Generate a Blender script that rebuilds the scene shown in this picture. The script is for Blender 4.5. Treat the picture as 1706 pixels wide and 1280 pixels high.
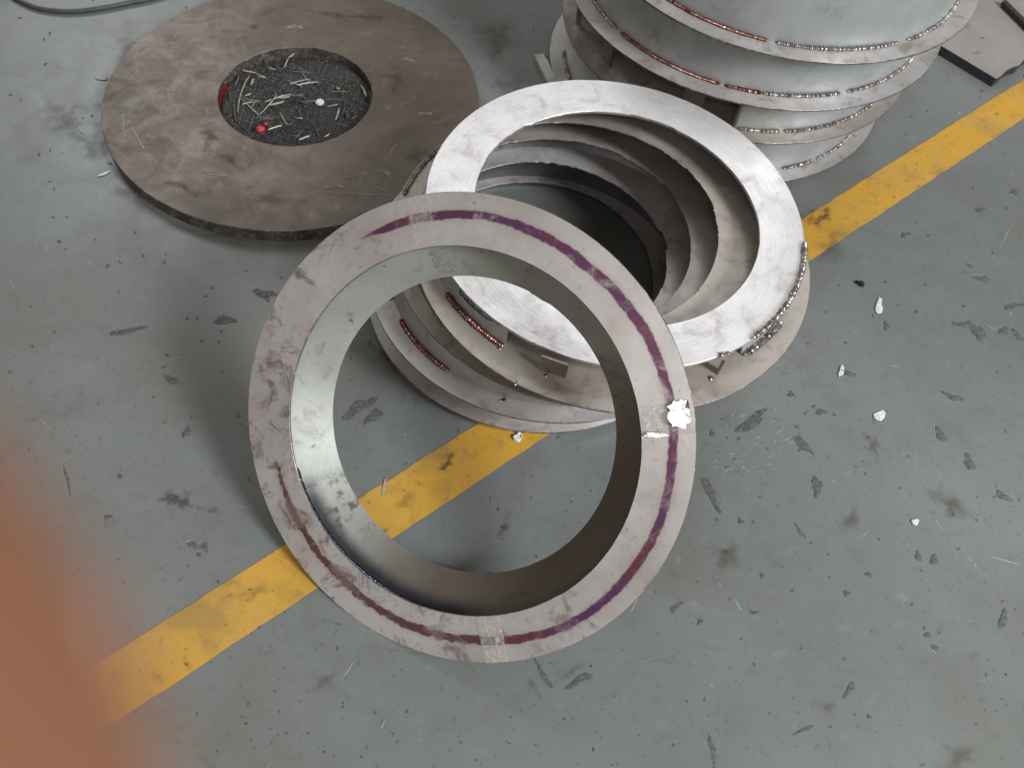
import bpy, bmesh, math, random
import numpy as np
from mathutils import Vector, Matrix

random.seed(7)
for o in list(bpy.data.objects): bpy.data.objects.remove(o)
scene = bpy.context.scene
COL = scene.collection
S = 1.34                      # camera height above the floor in metres; plan numbers below are in units of it
PI = math.pi

# ------------------------------------------------------------------ camera
FPX, WPX, HPX = 1300.0, 1706.0, 1280.0
PITCH, ROLL = math.radians(58.0468), math.radians(7.9955)
_fw = Vector((0, math.cos(PITCH), -math.sin(PITCH))); _rt = Vector((1, 0, 0)); _up = _rt.cross(_fw)
CR = math.cos(ROLL) * _rt + math.sin(ROLL) * _up
CU = -math.sin(ROLL) * _rt + math.cos(ROLL) * _up
CF = _fw
EYE = Vector((0, 0, S))
cam_data = bpy.data.cameras.new('camera'); cam = bpy.data.objects.new('camera', cam_data); COL.objects.link(cam)
m = Matrix.Identity(4)
for i, v in enumerate((CR, CU, -CF)):
    for j in range(3): m[j][i] = v[j]
m.translation = EYE
cam.matrix_world = m
cam_data.sensor_fit = 'HORIZONTAL'; cam_data.sensor_width = 36; cam_data.lens = FPX / WPX * 36
cam_data.clip_start = 0.002; cam_data.clip_end = 200
cam_data.dof.use_dof = True                     # a real phone aperture: about 3 mm wide
cam_data.dof.focus_distance = 1.25
cam_data.dof.aperture_fstop = cam_data.lens / 2.9
cam_data.dof.aperture_blades = 0
scene.camera = cam

# ------------------------------------------------------------------ light
world = bpy.data.worlds.new('World'); scene.world = world; world.use_nodes = True
bg = world.node_tree.nodes['Background']; bg.inputs[0].default_value = (0.97, 0.89, 0.80, 1); bg.inputs[1].default_value = 0.21
def area(name, loc, target, sx, sy, power, col):
    l = bpy.data.lights.new(name, 'AREA'); l.shape = 'RECTANGLE'; l.size = sx; l.size_y = sy; l.energy = power; l.color = col
    o = bpy.data.objects.new(name, l); COL.objects.link(o); o.location = loc
    o.rotation_euler = (Vector(target) - Vector(loc)).to_track_quat('-Z', 'Y').to_euler()
    return o
area('hall_light', (4.2, -1.6, 3.9), (0.1, 0.9, 0), 1.5, 1.9, 470, (0.94, 0.975, 1.0))
area('hall_light', (0.9, 5.2, 5.4), (0.1, 1.1, 0), 3.4, 1.4, 55, (0.95, 0.98, 1.0))
area('hall_light', (-4.2, 6.4, 4.8), (-0.8, 1.4, 0), 2.6, 2.0, 110, (0.94, 0.98, 1.0))
area('hall_light', (-0.9, -3.4, 4.2), (0.0, 0.9, 0), 2.6, 1.0, 40, (1.0, 0.97, 0.94))
vs = scene.view_settings
vs.view_transform = 'Standard'; vs.look = 'None'; vs.exposure = 0.0; vs.gamma = 1.0; vs.use_curve_mapping = False

# ------------------------------------------------------------------ helpers: pixels to places
def ray(px, py):
    px = float(px); py = float(py)
    return ((px - WPX / 2) / FPX) * CR - ((py - HPX / 2) / FPX) * CU + CF
def at(px, py, h=0.0):
    """point where the pixel's ray meets the level h (units of S), in metres"""
    d = ray(px, py); t = (h * S - S) / d.z
    return EYE + d * t
def ang(px, py, c, h):
    q = at(px, py, h)
    return math.atan2(q.y - c[1] * S, q.x - c[0] * S)

# ------------------------------------------------------------------ helpers: objects
M_inside = None
def link(name, me, mat=None, parent=None):
    o = bpy.data.objects.new(name, me); COL.objects.link(o)
    if mat and len(me.materials) == 2: 
        me.materials[0] = mat
        if me.materials[1] is None: me.materials[1] = M_inside
    elif mat and len(me.materials) == 0: me.materials.append(mat)
    if parent: o.parent = parent
    return o
def mesh(name, verts, faces, smooth=True, angle=32):
    me = bpy.data.meshes.new(name); me.from_pydata([tuple(v) for v in verts], [], faces); me.validate(); me.update()
    bm = bmesh.new(); bm.from_mesh(me); bmesh.ops.recalc_face_normals(bm, faces=bm.faces); bm.to_mesh(me); bm.free()
    if smooth:
        me.polygons.foreach_set('use_smooth', [True] * len(me.polygons)); me.set_sharp_from_angle(angle=math.radians(angle))
    return me
def thing(name, label, cat, loc, group=None, rot=None):
    o = bpy.data.objects.new(name, None); COL.objects.link(o); o.empty_display_size = 0.05
    o.location = loc
    if rot is not None: o.rotation_euler = rot
    o['label'] = label; o['category'] = cat
    if group: o['group'] = group
    return o
def tag(o, label, cat, group=None):
    o['label'] = label; o['category'] = cat
    if group: o['group'] = group
    return o
def jag(n, amp, seed, low=0.4):
    """uneven cut edge: slow wobble plus sharp small bites"""
    r = random.Random(seed); a = np.zeros(n); t = np.linspace(0, 2 * PI, n, endpoint=False)
    for k in range(2, 9): a += low * amp * r.uniform(-1, 1) / k * np.cos(k * t + r.uniform(0, 6.3))
    i = 0
    while i < n:
        L = r.randint(3, 26)
        if r.random() < 0.6:
            g = r.uniform(-.3, 1) * r.random(); k = r.uniform(.05, .5)
            for j in range(i, min(n, i + L)): a[j] += amp * (g + k * r.uniform(-.6, .6))
        i += L
    return a

def annulus(co, R, ci, r, z0, z1, org, n=300, jin=0, jout=0, seed=1, tilt=(0, 0), bev=0.0007, edge=None):
    """flat ring plate (all metres), the hole may sit off centre"""
    V = []; t = [2 * PI * i / n for i in range(n)]
    a = jag(n, jin, seed); b = jag(n, jout, seed + 50)
    def loop(c, rad, z, j, off):
        for i in range(n):
            q = rad + off + j[i]
            x = c[0] + q * math.cos(t[i]); y = c[1] + q * math.sin(t[i])
            V.append((x - org[0], y - org[1], z - tilt[0] * (x - co[0]) - tilt[1] * (y - co[1]) - org[2]))
    loop(co, R, z1, b, -bev); loop(co, R, z1 - bev, b, 0); loop(co, R, z0 + bev, b, 0); loop(co, R, z0, b, -bev)
    loop(ci, r, z0, a, bev); loop(ci, r, z0 + bev, a, 0); loop(ci, r, z1 - bev, a, 0); loop(ci, r, z1, a, bev)
    F = []
    for l in range(8):
        l2 = (l + 1) % 8
        for i in range(n):
            k = (i + 1) % n; F.append((l * n + i, l2 * n + i, l2 * n + k, l * n + k))
    me = mesh('ring_plate', V, F)
    me.materials.append(None); me.materials.append(edge or M_edge)
    for i in list(range(0, 3 * n)) + list(range(4 * n, 7 * n)): me.polygons[i].material_index = 1
    return me

def wall(c0, r0, z0, c1, r1, z1, th, org, a0=0, a1=2 * PI, n=180, tilt=(0, 0), rag=0.0, seed=3):
    """sheet metal collar from circle 0 (foot) to circle 1 (top); arc a0..a1"""
    full = abs(a1 - a0) > 2 * PI - 1e-4
    N = n if full else n + 1
    rr = random.Random(seed)
    V = []
    for (c, r, z, tp) in ((c0, r0, z0, 0), (c1, r1, z1, 1), (c1, r1 - th, z1, 1), (c0, r0 - th, z0, 0)):
        for i in range(N):
            t = a0 + (a1 - a0) * i / n
            x = c[0] + r * math.cos(t); y = c[1] + r * math.sin(t)
            zz = z + (rr.uniform(-rag, rag) if tp else 0)
            if tp: zz += -tilt[0] * (x - c[0]) - tilt[1] * (y - c[1])
            V.append((x - org[0], y - org[1], zz - org[2]))
    F = []
    for l in range(4):
        l2 = (l + 1) % 4
        for i in range(N if full else N - 1):
            k = (i + 1) % N; F.append((l * N + i, l2 * N + i, l2 * N + k, l * N + k))
    if not full:
        F.append((0, N, 2 * N, 3 * N)); F.append((N - 1, 2 * N - 1, 3 * N - 1, 4 * N - 1))
    me = mesh('collar', V, F)
    nq = N if full else N - 1
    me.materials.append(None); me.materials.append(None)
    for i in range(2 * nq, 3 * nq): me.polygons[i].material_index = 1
    return me

def bead(name, pts, rad, mat, parent, seed=0, pitch=0.0042, up=None, nrm=None):
    """rippled weld bead along a polyline of local points"""
    rr = random.Random(seed)
    P = [Vector(q) for q in pts]; Ls = [0]
    for i in range(1, len(P)): Ls.append(Ls[-1] + (P[i] - P[i - 1]).length)
    T = Ls[-1]; steps = max(6, int(T / pitch) * 3); V = []; F = []; ns = 8; jj = 0
    amp = 1.0
    for s in range(steps + 1):
        d = T * s / steps
        while jj < len(P) - 2 and Ls[jj + 1] < d: jj += 1
        u = (d - Ls[jj]) / max(1e-9, Ls[jj + 1] - Ls[jj]); q = P[jj].lerp(P[jj + 1], u)
        tg = (P[jj + 1] - P[jj]).normalized(); nz = Vector(nrm) if nrm else Vector((0, 0, 1)); sd = tg.cross(nz).normalized()
        if s % 3 == 0: amp = rr.uniform(.88, 1.12)
        e = min(1, d / (rad * 1.6), (T - d) / (rad * 1.6)); e = math.sqrt(max(0.02, e))
        w = rad * e * amp * (1.08, 1.0, 0.84)[s % 3]
        for k in range(ns):
            a = 2 * PI * k / ns
            V.append(q + sd * (w * math.cos(a)) + nz * (w * 0.75 * math.sin(a) * (1.1, 1.0, .78)[s % 3]))
    for s in range(steps):
        for k in range(ns):
            k2 = (k + 1) % ns; F.append((s * ns + k, s * ns + k2, (s + 1) * ns + k2, (s + 1) * ns + k))
    F.append(tuple(range(ns))); F.append(tuple(range(steps * ns, steps * ns + ns)))
    return link(name, mesh(name, V, F, angle=60), mat, parent)
def arc_pts(c, r, z, a0, a1, org, wob=0.0006, seed=0, n=40):
    rr = random.Random(seed); d = (a1 - a0 + PI) % (2 * PI) - PI
    return [(c[0] + (r + rr.uniform(-wob, wob)) * math.cos(a0 + d * i / n) - org[0],
             c[1] + (r + rr.uniform(-wob, wob)) * math.sin(a0 + d * i / n) - org[1], z - org[2]) for i in range(n + 1)]
def box_pts(c, ex, ey, ez):
    c, ex, ey, ez = map(Vector, (c, ex, ey, ez))
    V = [c + sx * ex + sy * ey + sz * ez for sx in (-.5, .5) for sy in (-.5, .5) for sz in (-.5, .5)]
    return V, [(0, 1, 3, 2), (4, 6, 7, 5), (0, 4, 5, 1), (2, 3, 7, 6), (0, 2, 6, 4), (1, 5, 7, 3)]
def lump(rad, seed, sq=(1, 1, .7), sub=2, amp=.25):
    bm = bmesh.new(); bmesh.ops.create_icosphere(bm, subdivisions=sub, radius=rad); r = random.Random(seed)
    for v in bm.verts:
        v.co *= 1 + r.uniform(-amp, amp); v.co = Vector((v.co.x * sq[0], v.co.y * sq[1], v.co.z * sq[2]))
    me = bpy.data.meshes.new('lump'); bm.to_mesh(me); bm.free()
    me.polygons.foreach_set('use_smooth', [True] * len(me.polygons)); return me

# ------------------------------------------------------------------ helpers: materials
class NT:
    def __init__(s, name):
        s.m = bpy.data.materials.new(name); s.m.use_nodes = True; s.t = s.m.node_tree; s.n = s.t.nodes; s.l = s.t.links
        s.b = s.n['Principled BSDF']; s.co = s.n.new('ShaderNodeTexCoord').outputs['Object']
    def put(s, sock, v):
        if hasattr(v, 'is_linked') or isinstance(v, bpy.types.NodeSocket): s.l.new(v, sock)
        else: sock.default_value = v
    def noise(s, scale, detail=4, rough=.55, vec=None, dist=0.0, w=0):
        n = s.n.new('ShaderNodeTexNoise'); n.inputs['Scale'].default_value = scale; n.inputs['Detail'].default_value = detail
        n.inputs['Roughness'].default_value = rough; n.inputs['Distortion'].default_value = dist
        v = vec or s.co
        if w: v = s.vadd(v, (w, w * .7, w * 1.3))
        s.l.new(v, n.inputs['Vector']); return n.outputs['Fac']
    def vadd(s, v, o):
        n = s.n.new('ShaderNodeVectorMath'); n.operation = 'ADD'; s.l.new(v, n.inputs[0]); n.inputs[1].default_value = o; return n.outputs[0]
    def vmul(s, v, o):
        n = s.n.new('ShaderNodeVectorMath'); n.operation = 'MULTIPLY'; s.l.new(v, n.inputs[0]); n.inputs[1].default_value = o; return n.outputs[0]
    def voro(s, scale, vec=None, feat='F1'):
        n = s.n.new('ShaderNodeTexVoronoi'); n.inputs['Scale'].default_value = scale; n.feature = feat; s.l.new(vec or s.co, n.inputs['Vector']); return n.outputs['Distance']
    def math(s, op, a, b=0.0, c=0.0, clamp=False):
        n = s.n.new('ShaderNodeMath'); n.operation = op; n.use_clamp = clamp
        s.put(n.inputs[0], a); s.put(n.inputs[1], b); s.put(n.inputs[2], c); return n.outputs[0]
    def step(s, v, lo, hi):
        n = s.n.new('ShaderNodeMapRange'); n.interpolation_type = 'SMOOTHSTEP'; s.put(n.inputs[0], v)
        n.inputs[1].default_value = lo; n.inputs[2].default_value = hi; return n.outputs[0]
    def mix(s, f, a, b):
        n = s.n.new('ShaderNodeMix'); n.data_type = 'RGBA'; s.put(n.inputs[0], f)
        for k, v in ((6, a), (7, b)): s.put(n.inputs[k], (*v, 1) if isinstance(v, tuple) and len(v) == 3 else v)
        return n.outputs[2]
    def bump(s, h, strength=.3, dist=.001):
        n = s.n.new('ShaderNodeBump'); n.inputs['Strength'].default_value = strength; n.inputs['Distance'].default_value = dist
        s.l.new(h, n.inputs['Height']); s.l.new(n.outputs[0], s.b.inputs['Normal'])
    def set(s, col=None, rough=None, metal=None, **k):
        if col is not None: s.put(s.b.inputs['Base Color'], (*col, 1) if isinstance(col, tuple) and len(col) == 3 else col)
        if rough is not None: s.put(s.b.inputs['Roughness'], rough)
        if metal is not None: s.put(s.b.inputs['Metallic'], metal)
        for a, v in k.items(): s.put(s.b.inputs[a.replace('_', ' ')], v)
        return s.m
    def polar(s, kr, ka):
        sp = s.n.new('ShaderNodeSeparateXYZ'); s.l.new(s.co, sp.inputs[0]); x, y, z = sp.outputs
        r = s.math('SQRT', s.math('ADD', s.math('MULTIPLY', x, x), s.math('MULTIPLY', y, y)))
        a = s.math('ARCTAN2', y, x)
        c = s.n.new('ShaderNodeCombineXYZ'); s.l.new(s.math('MULTIPLY', r, kr), c.inputs[0]); s.l.new(s.math('MULTIPLY', a, ka), c.inputs[1]); s.l.new(z, c.inputs[2])
        return r, a, c.outputs[0]

def steel(name, c1, c2, dirt, dirt_amt=.35, rough=(.3, .5), metal=.75, scale=7, streak=0.0, spots=.5, off=0.0, bumpk=.25):
    q = NT(name); n1 = q.noise(scale, 5, .6, w=off + .01); n2 = q.noise(scale * 3.5, 6, .65, dist=.6, w=off + 3)
    col = q.mix(q.step(n1, .3, .7), c1, c2)
    if streak:
        r, a, pv = q.polar(260, 5.0); st = q.noise(1, 4, .7, vec=pv)
        col = q.mix(q.math('MULTIPLY', q.step(st, .35, .75), streak), col, tuple(min(1, v * 1.25 + .05) for v in c2))
    d = q.math('MULTIPLY', q.step(n2, .5, .72), dirt_amt, clamp=True); col = q.mix(d, col, dirt)
    sp = q.step(q.noise(85, 3, .6, w=off + 7), .69, .75); col = q.mix(q.math('MULTIPLY', sp, spots), col, (.05, .04, .035))
    ro = q.n.new('ShaderNodeMapRange'); q.l.new(n2, ro.inputs[0]); ro.inputs[1].default_value = .3; ro.inputs[2].default_value = .75
    ro.inputs[3].default_value = rough[0]; ro.inputs[4].default_value = rough[1]
    h = q.noise(160, 3, .6)
    if streak: h = q.math('ADD', h, q.math('MULTIPLY', st, 1.5))
    q.bump(h, bumpk, .0008)
    return q.set(col, ro.outputs[0], metal)

# floor paint
q = NT('floor_paint')
n1 = q.noise(1.1, 5, .6); n2 = q.noise(5, 6, .65, dist=.8, w=2); n3 = q.noise(40, 4, .7, w=5); n4 = q.noise(240, 2, .5, w=1)
col = q.mix(q.step(n1, .35, .68), (.152, .166, .161), (.188, .198, .192))
col = q.mix(q.math('MULTIPLY', q.step(q.noise(1.7, 4, .6, w=31), .46, .64), .55), col, (.135, .136, .116))
col = q.mix(q.math('MULTIPLY', q.step(n2, .48, .75), .55), col, (.126, .122, .106))
col = q.mix(q.math('MULTIPLY', q.step(n3, .54, .74), .40), col, (.082, .085, .078))
col = q.mix(q.math('MULTIPLY', q.step(q.noise(17, 5, .7, w=9), .58, .78), .45), col, (.25, .268, .262))
for k, (rz, w_) in enumerate(((.6, 13), (-.5, 17), (1.3, 23))):                      # drag scuffs in three directions
    mp = q.n.new('ShaderNodeMapping'); q.l.new(q.co, mp.inputs[0]); mp.inputs['Rotation'].default_value = (0, 0, rz); mp.inputs['Scale'].default_value = (3, 150, 1)
    sc = q.noise(1, 4, .6, vec=mp.outputs[0]); mk = q.step(q.noise(3.5, 4, .6, w=w_), .50, .66)
    col = q.mix(q.math('MULTIPLY', q.math('MULTIPLY', q.step(sc, .60, .74), mk), .40), col, (.26, .275, .265) if k != 1 else (.085, .088, .08))
vd = q.voro(75); vm = q.noise(75, 1, .5, w=41)
col = q.mix(q.math('MULTIPLY', q.math('MULTIPLY', q.step(vd, .22, .10), q.step(vm, .50, .58)), .55), col, (.07, .072, .065))
col = q.mix(q.math('MULTIPLY', q.step(n4, .64, .76), .35), col, (.06, .06, .055))
rr_ = q.math('MULTIPLY_ADD', n2, .35, .20)
q.bump(q.math('ADD', n4, q.math('MULTIPLY', n3, .8)), .18, .0006)
M_floor = q.set(col, rr_, 0.0)
# yellow line paint
q = NT('yellow_paint')
n1 = q.noise(6, 5, .6); n2 = q.noise(26, 6, .7, dist=.5, w=3); n3 = q.noise(150, 3, .6)
col = q.mix(q.step(n1, .35, .7), (.56, .305, .034), (.50, .29, .065))
col = q.mix(q.math('MULTIPLY', q.step(n2, .50, .70), .6), col, (.28, .18, .06))
col = q.mix(q.math('MULTIPLY', q.step(q.noise(4.5, 5, .7, w=14), .50, .68), .5), col, (.20, .145, .06))
col = q.mix(q.math('MULTIPLY', q.step(q.noise(60, 4, .7, w=8), .60, .70), .75), col, (.09, .07, .04))
q.bump(n3, .15, .0005); M_yellow = q.set(col, q.math('MULTIPLY_ADD', n2, .3, .28), 0.0)
# metals
M_white = steel('ground_steel', (.66, .635, .635), (.82, .795, .80), (.46, .40, .37), .55, (.32, .52), .7, 6, streak=.42, spots=.35)
M_flange = [steel('flange_steel', (.38, .345, .32), (.54, .525, .525), (.22, .17, .13), .7, (.34, .5), .35, 7, off=k * 4.1, spots=.5) for k in range(3)]
M_flange[2] = steel('brown_flange_steel', (.33, .285, .245), (.45, .41, .375), (.20, .15, .115), .6, (.34, .5), .4, 7, off=13, spots=.6)
M_collar = [steel('collar_sheet', (.36, .375, .38), (.50, .515, .52), (.27, .25, .225), .6, (.36, .52), .5, 4, off=20 + k * 5.3, spots=.25) for k in range(3)]
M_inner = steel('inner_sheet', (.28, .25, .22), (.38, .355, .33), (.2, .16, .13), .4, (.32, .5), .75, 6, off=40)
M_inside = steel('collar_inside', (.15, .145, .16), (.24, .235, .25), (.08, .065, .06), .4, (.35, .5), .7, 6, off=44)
M_edge = steel('cut_edge', (.09, .075, .065), (.20, .18, .165), (.50, .48, .46), .8, (.35, .5), .6, 30, off=71)
M_edge_w = steel('ground_edge', (.40, .38, .37), (.60, .58, .57), (.12, .1, .09), .6, (.3, .45), .6, 30, off=75)
M_tab = steel('tab_steel', (.26, .22, .19), (.34, .29, .26), (.2, .16, .14), .4, (.3, .45), .75, 15, off=50)
# weld bead: ripples of heat tint
def weld(name, cols, rough=.28):
    q = NT(name); n = q.noise(55, 3, .6); n2 = q.noise(300, 2, .5)
    c = q.mix(q.step(n, .38, .6), cols[0], cols[1]); c = q.mix(q.step(n2, .58, .7), c, cols[2])
    return q.set(c, rough, .85)
M_weld_red = weld('weld_red', ((.12, .038, .032), (.23, .12, .09), (.60, .52, .46)))
M_weld_grey = weld('weld_grey', ((.22, .18, .165), (.42, .39, .37), (.72, .70, .68)), .33)
M_weld_dark = weld('weld_dark', ((.05, .04, .05), (.13, .12, .12), (.3, .3, .28)), .35)
# brown hot rolled plate
q = NT('brown_plate')
n1 = q.noise(3.5, 6, .62, dist=.4); n2 = q.noise(11, 6, .7, dist=1.0, w=4); n3 = q.noise(70, 4, .7, w=2)
col = q.mix(q.step(n1, .32, .7), (.084, .064, .048), (.150, .114, .090))
col = q.mix(q.math('MULTIPLY', q.step(n2, .48, .72), .5), col, (.078, .063, .048))
col = q.mix(q.math('MULTIPLY', q.step(q.noise(15, 7, .75, dist=.7, w=11), .56, .72), .50), col, (.27, .215, .175))
col = q.mix(q.math('MULTIPLY', q.step(n3, .66, .78), .5), col, (.3, .26, .23))
q.bump(q.math('ADD', n3, n2), .25, .0008); M_brown = q.set(col, q.math('MULTIPLY_ADD', n2, .5, .18), .35)
def plain(name, c, rough=.6, metal=0, var=.25, scale=40, **k):
    q = NT(name); n = q.noise(scale, 4, .6)
    col = q.mix(q.step(n, .3, .7), tuple(v * (1 - var) for v in c), tuple(min(1, v * (1 + var)) for v in c))
    return q.set(col, rough, metal, **k)
M_chip = plain('bare_concrete', (.088, .094, .086), .75, var=.4, scale=130)
M_scr = plain('scratched_paint', (.29, .31, .305), .6)
M_flake = plain('white_flake', (.60, .63, .63), .6, var=.2, scale=200)
M_black = plain('black_rubber', (.018, .018, .02), .5)
M_dirt = plain('black_grit', (.034, .032, .030), .75, var=.6, scale=220)
M_splint = plain('pale_splinter', (.36, .33, .29), .6, scale=120)
M_splint2 = plain('grey_swarf', (.22, .21, .2), .4, .6, scale=120)
M_red = plain('red_paint', (.20, .014, .012), .4, scale=60)
M_pink = plain('red_wax', (.55, .035, .06), .45, scale=90)
M_cap = plain('white_plastic', (.75, .73, .68), .5, var=.05)
M_plate = plain('grey_plate', (.36, .34, .32), .5, .35, var=.12, scale=6)
M_plate_edge = plain('dark_edge', (.05, .05, .06), .5, .4)
M_offcut = plain('offcut_steel', (.42, .43, .38), .45, .6, scale=30)

def stain_mat(name, c, strength, nscale=5.0, sharp=.25, amp=4.0, rough=.6, metal=0.0):
    """a soft edged patch: alpha falls off towards the rim, broken up by noise (rim attribute lives on the mesh)"""
    q = NT(name); at_ = q.n.new('ShaderNodeAttribute'); at_.attribute_name = 'rim'
    v = q.math('ADD', at_.outputs['Fac'], q.math('MULTIPLY', q.math('SUBTRACT', q.noise(nscale, 7, .72, dist=.5), .5), amp))
    a = q.math('MULTIPLY', q.step(v, .5 - sharp, .5 + sharp), strength)
    q.set(c, rough, metal, Alpha=a); return q.m
M_st_dark = stain_mat('dark_stain', (.055, .055, .05), .62, 26, .25, 2.3)
M_st_soft = stain_mat('oil_smudge', (.055, .053, .045), .34, 16, .6, 3.2)
M_st_brown = stain_mat('brown_stain', (.10, .085, .06), .62, 12, .55, 2.0)
M_st_rust = stain_mat('rust_stain', (.10, .07, .06), .50, 20, .5, 3.0)
M_st_pale = stain_mat('pale_smear', (.34, .29, .25), .75, 40, .35, 3.0)
M_st_black = stain_mat('black_smear', (.04, .035, .03), .5, 20, .6, 3.6)
M_st_wht = stain_mat('pale_scuff', (.30, .32, .32), .25, 60, .5, 4.5)

# ================================================================== the floor
floor_o = link('floor', mesh('floor', [(-12, -8, 0), (12, -8, 0), (12, 14, 0), (-12, 14, 0)], [(0, 1, 2, 3)], False), M_floor); floor_o['kind'] = 'structure'

_z = [0.0016]
def patch(name, px, py, w, h, rot, mat, parent, lvl=0.0, base=None, rings=5, seg=28, seed=0):
    """thin soft stain sheet on a level surface; w, h, rot as seen in the photograph's pixels"""
    _z[0] += 0.00003; z = lvl * S + (base if base is not None else _z[0])
    r = random.Random(seed or hash((px, py)) % 9999); V = []; W = []; F = []
    ca, sa = math.cos(math.radians(rot)), math.sin(math.radians(rot))
    org = at(px, py, lvl); V.append((0, 0, z)); W.append(.8)
    ph = [r.uniform(0, 6.3) for _ in range(5)]; am = [r.uniform(.08, .28) for _ in range(5)]
    for k in range(1, rings + 1):
        for i in range(seg):
            t = 2 * PI * i / seg; u = k / rings; g = 1.1 + sum(am[m_] * math.sin((m_ + 1) * t + ph[m_]) for m_ in range(5)); x = w / 2 * u * g * math.cos(t); y = h / 2 * u * g * math.sin(t)
            p_ = at(px + x * ca - y * sa, py + x * sa + y * ca, lvl); V.append((p_.x - org.x, p_.y - org.y, z)); W.append(.8 - u * 1.5 if k < rings else -2.2)
    for i in range(seg): F.append((0, 1 + i, 1 + (i + 1) % seg))
    for k in range(rings - 1):
        for i in range(seg):
            a = 1 + k * seg; j = (i + 1) % seg; F.append((a + i, a + j, a + seg + j, a + seg + i))
    me = bpy.data.meshes.new(name); me.from_pydata(V, [], F); me.update()
    at_ = me.attributes.new('rim', 'FLOAT', 'POINT'); at_.data.foreach_set('value', W)
    o = link(name, me, mat, parent)
    o.location = Vector((org.x, org.y, 0)) - (parent.location if parent else Vector())
    return o
def blob(px, py, w, h, rot, r, n=22, j=.42):
    ca, sa = math.cos(math.radians(rot)), math.sin(math.radians(rot)); out = []
    ph = [r.uniform(0, 6.3) for _ in range(4)]
    for i in range(n):
        t = 2 * PI * i / n; k = 1 + j * (math.sin(2 * t + ph[0]) * .5 + math.sin(3 * t + ph[1]) * .5 + r.uniform(-.35, .35))
        x = w / 2 * k * math.cos(t); y = h / 2 * k * math.sin(t); out.append(at(px + x * ca - y * sa, py + x * sa + y * ca))
    return out
def chip(px, py, w, h, rot, mat=None, name='paint_chip'):
    r = random.Random(int(px * 7 + py)); P = blob(px, py, w, h, rot, r); c = at(px, py); n = len(P)
    V = [(p_.x - c.x, p_.y - c.y, .0005) for p_ in P] + [(((p_.x - c.x) * .8, (p_.y - c.y) * .8, .0010)) for p_ in P]
    F = [(i, (i + 1) % n, n + (i + 1) % n, n + i) for i in range(n)] + [tuple(range(n, 2 * n))]
    if w * h > 120 and r.random() < .75:
        sh = at(px - r.uniform(.6, 1.6), py - r.uniform(-.8, 1.6)) - c; k = len(V)
        V += [((p_.x - c.x) * .97 + sh.x, (p_.y - c.y) * .97 + sh.y, .0004) for p_ in P]; F.append(tuple(range(k, k + n)))
    me = mesh(name, V, F, False); me.materials.append(mat or M_chip); me.materials.append(M_scr)
    if len(F) > n + 1: me.polygons[n + 1].material_index = 1
    o = link(name, me, None, floor_o); o.location = (c.x, c.y, 0); return o

# yellow floor line
def strip_line():
    A0, A1 = (205, 1080), (1706, 132); B0, B1 = (285, 1160), (1706, 187)
    a0, a1, b0, b1 = at(*A0), at(*A1), at(*B0), at(*B1)
    d = (a1 - a0).normalized(); nrm = Vector((-d.y, d.x, 0)); wdt = 0.0744 * S
    mid = (a0 + b0) / 2; off = ((a0 + a1 + b0 + b1) / 4 - a0).dot(nrm)
    c0 = a0 + nrm * off; V = []; F = []; n = 260; r = random.Random(4)
    for i in range(n + 1):
        q_ = c0 + d * (-1.6 + 6.2 * i / n)
        for s in (-1, 1): V.append(q_ + nrm * (s * (wdt / 2 + r.uniform(-.0011, .0011))) + Vector((0, 0, .0011)))
    for i in range(n): F.append((2 * i, 2 * i + 1, 2 * i + 3, 2 * i + 2))
    o = link('floor_line', mesh('floor_line', V, F, False), M_yellow); o['kind'] = 'structure'
strip_line()

chips = [(1250, 705, 66, 17, -32), (1338, 742, 50, 13, 50), (1318, 658, 16, 9, 30), (1368, 687, 18, 11, 10), (1186, 723, 9, 15, 0), (1184, 822, 66, 13, 60), (1360, 812, 18, 34, 12),
         (1628, 552, 38, 17, 55), (1602, 541, 22, 10, 0), (1672, 550, 15, 18, 10), (1696, 558, 26, 11, 40), (1636, 464, 24, 12, 20), (1616, 443, 12, 6, 30), (1690, 510, 42, 9, -14), (1507, 391, 16, 11, -20),
         (1587, 662, 36, 12, 25), (1566, 724, 26, 15, 40), (1615, 770, 36, 13, 55), (1671, 827, 28, 12, 40), (1476, 543, 13, 13, 0), (1332, 885, 26, 8, 50), (1447, 958, 14, 9, 20), (1530, 928, 20, 9, 60), (1556, 934, 16, 15, 0),
         (1671, 1032, 13, 34, 5), (1411, 990, 12, 9, 0), (1187, 1250, 42, 12, 80), (1415, 1150, 26, 11, -60), (1125, 1013, 28, 10, -30), (1166, 1037, 9, 9, 0), (1256, 1022, 13, 8, 0), (1340, 1216, 34, 9, -28), (1545, 1059, 12, 8, 40), (1557, 1081, 18, 9, 50),
         (311, 719, 11, 22, 25), (285, 633, 22, 13, 30), (322, 908, 18, 12, 20), (340, 912, 22, 9, 40), (374, 534, 36, 14, 5), (597, 680, 56, 19, -38), (622, 694, 36, 16, -45), (210, 552, 66, 9, -9), (440, 489, 34, 14, 15), (445, 497, 12, 10, 0),
         (112, 800, 8, 40, -12), (200, 795, 10, 8, 0), (180, 862, 12, 10, 0), (332, 925, 9, 8, 0), (905, 1125, 60, 9, 55), (965, 1135, 42, 15, -30), (1690, 320, 16, 9, 0), (1632, 350, 20, 8, 0), (1448, 1195, 8, 8, 0),
         (700, 770, 12, 8, 0), (740, 640, 10, 8, 0), (840, 880, 10, 7, 0), (1235, 870, 14, 8, 20), (1210, 920, 9, 7, 0), (1270, 960, 8, 9, 0)]
for c in chips: chip(*c)
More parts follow.
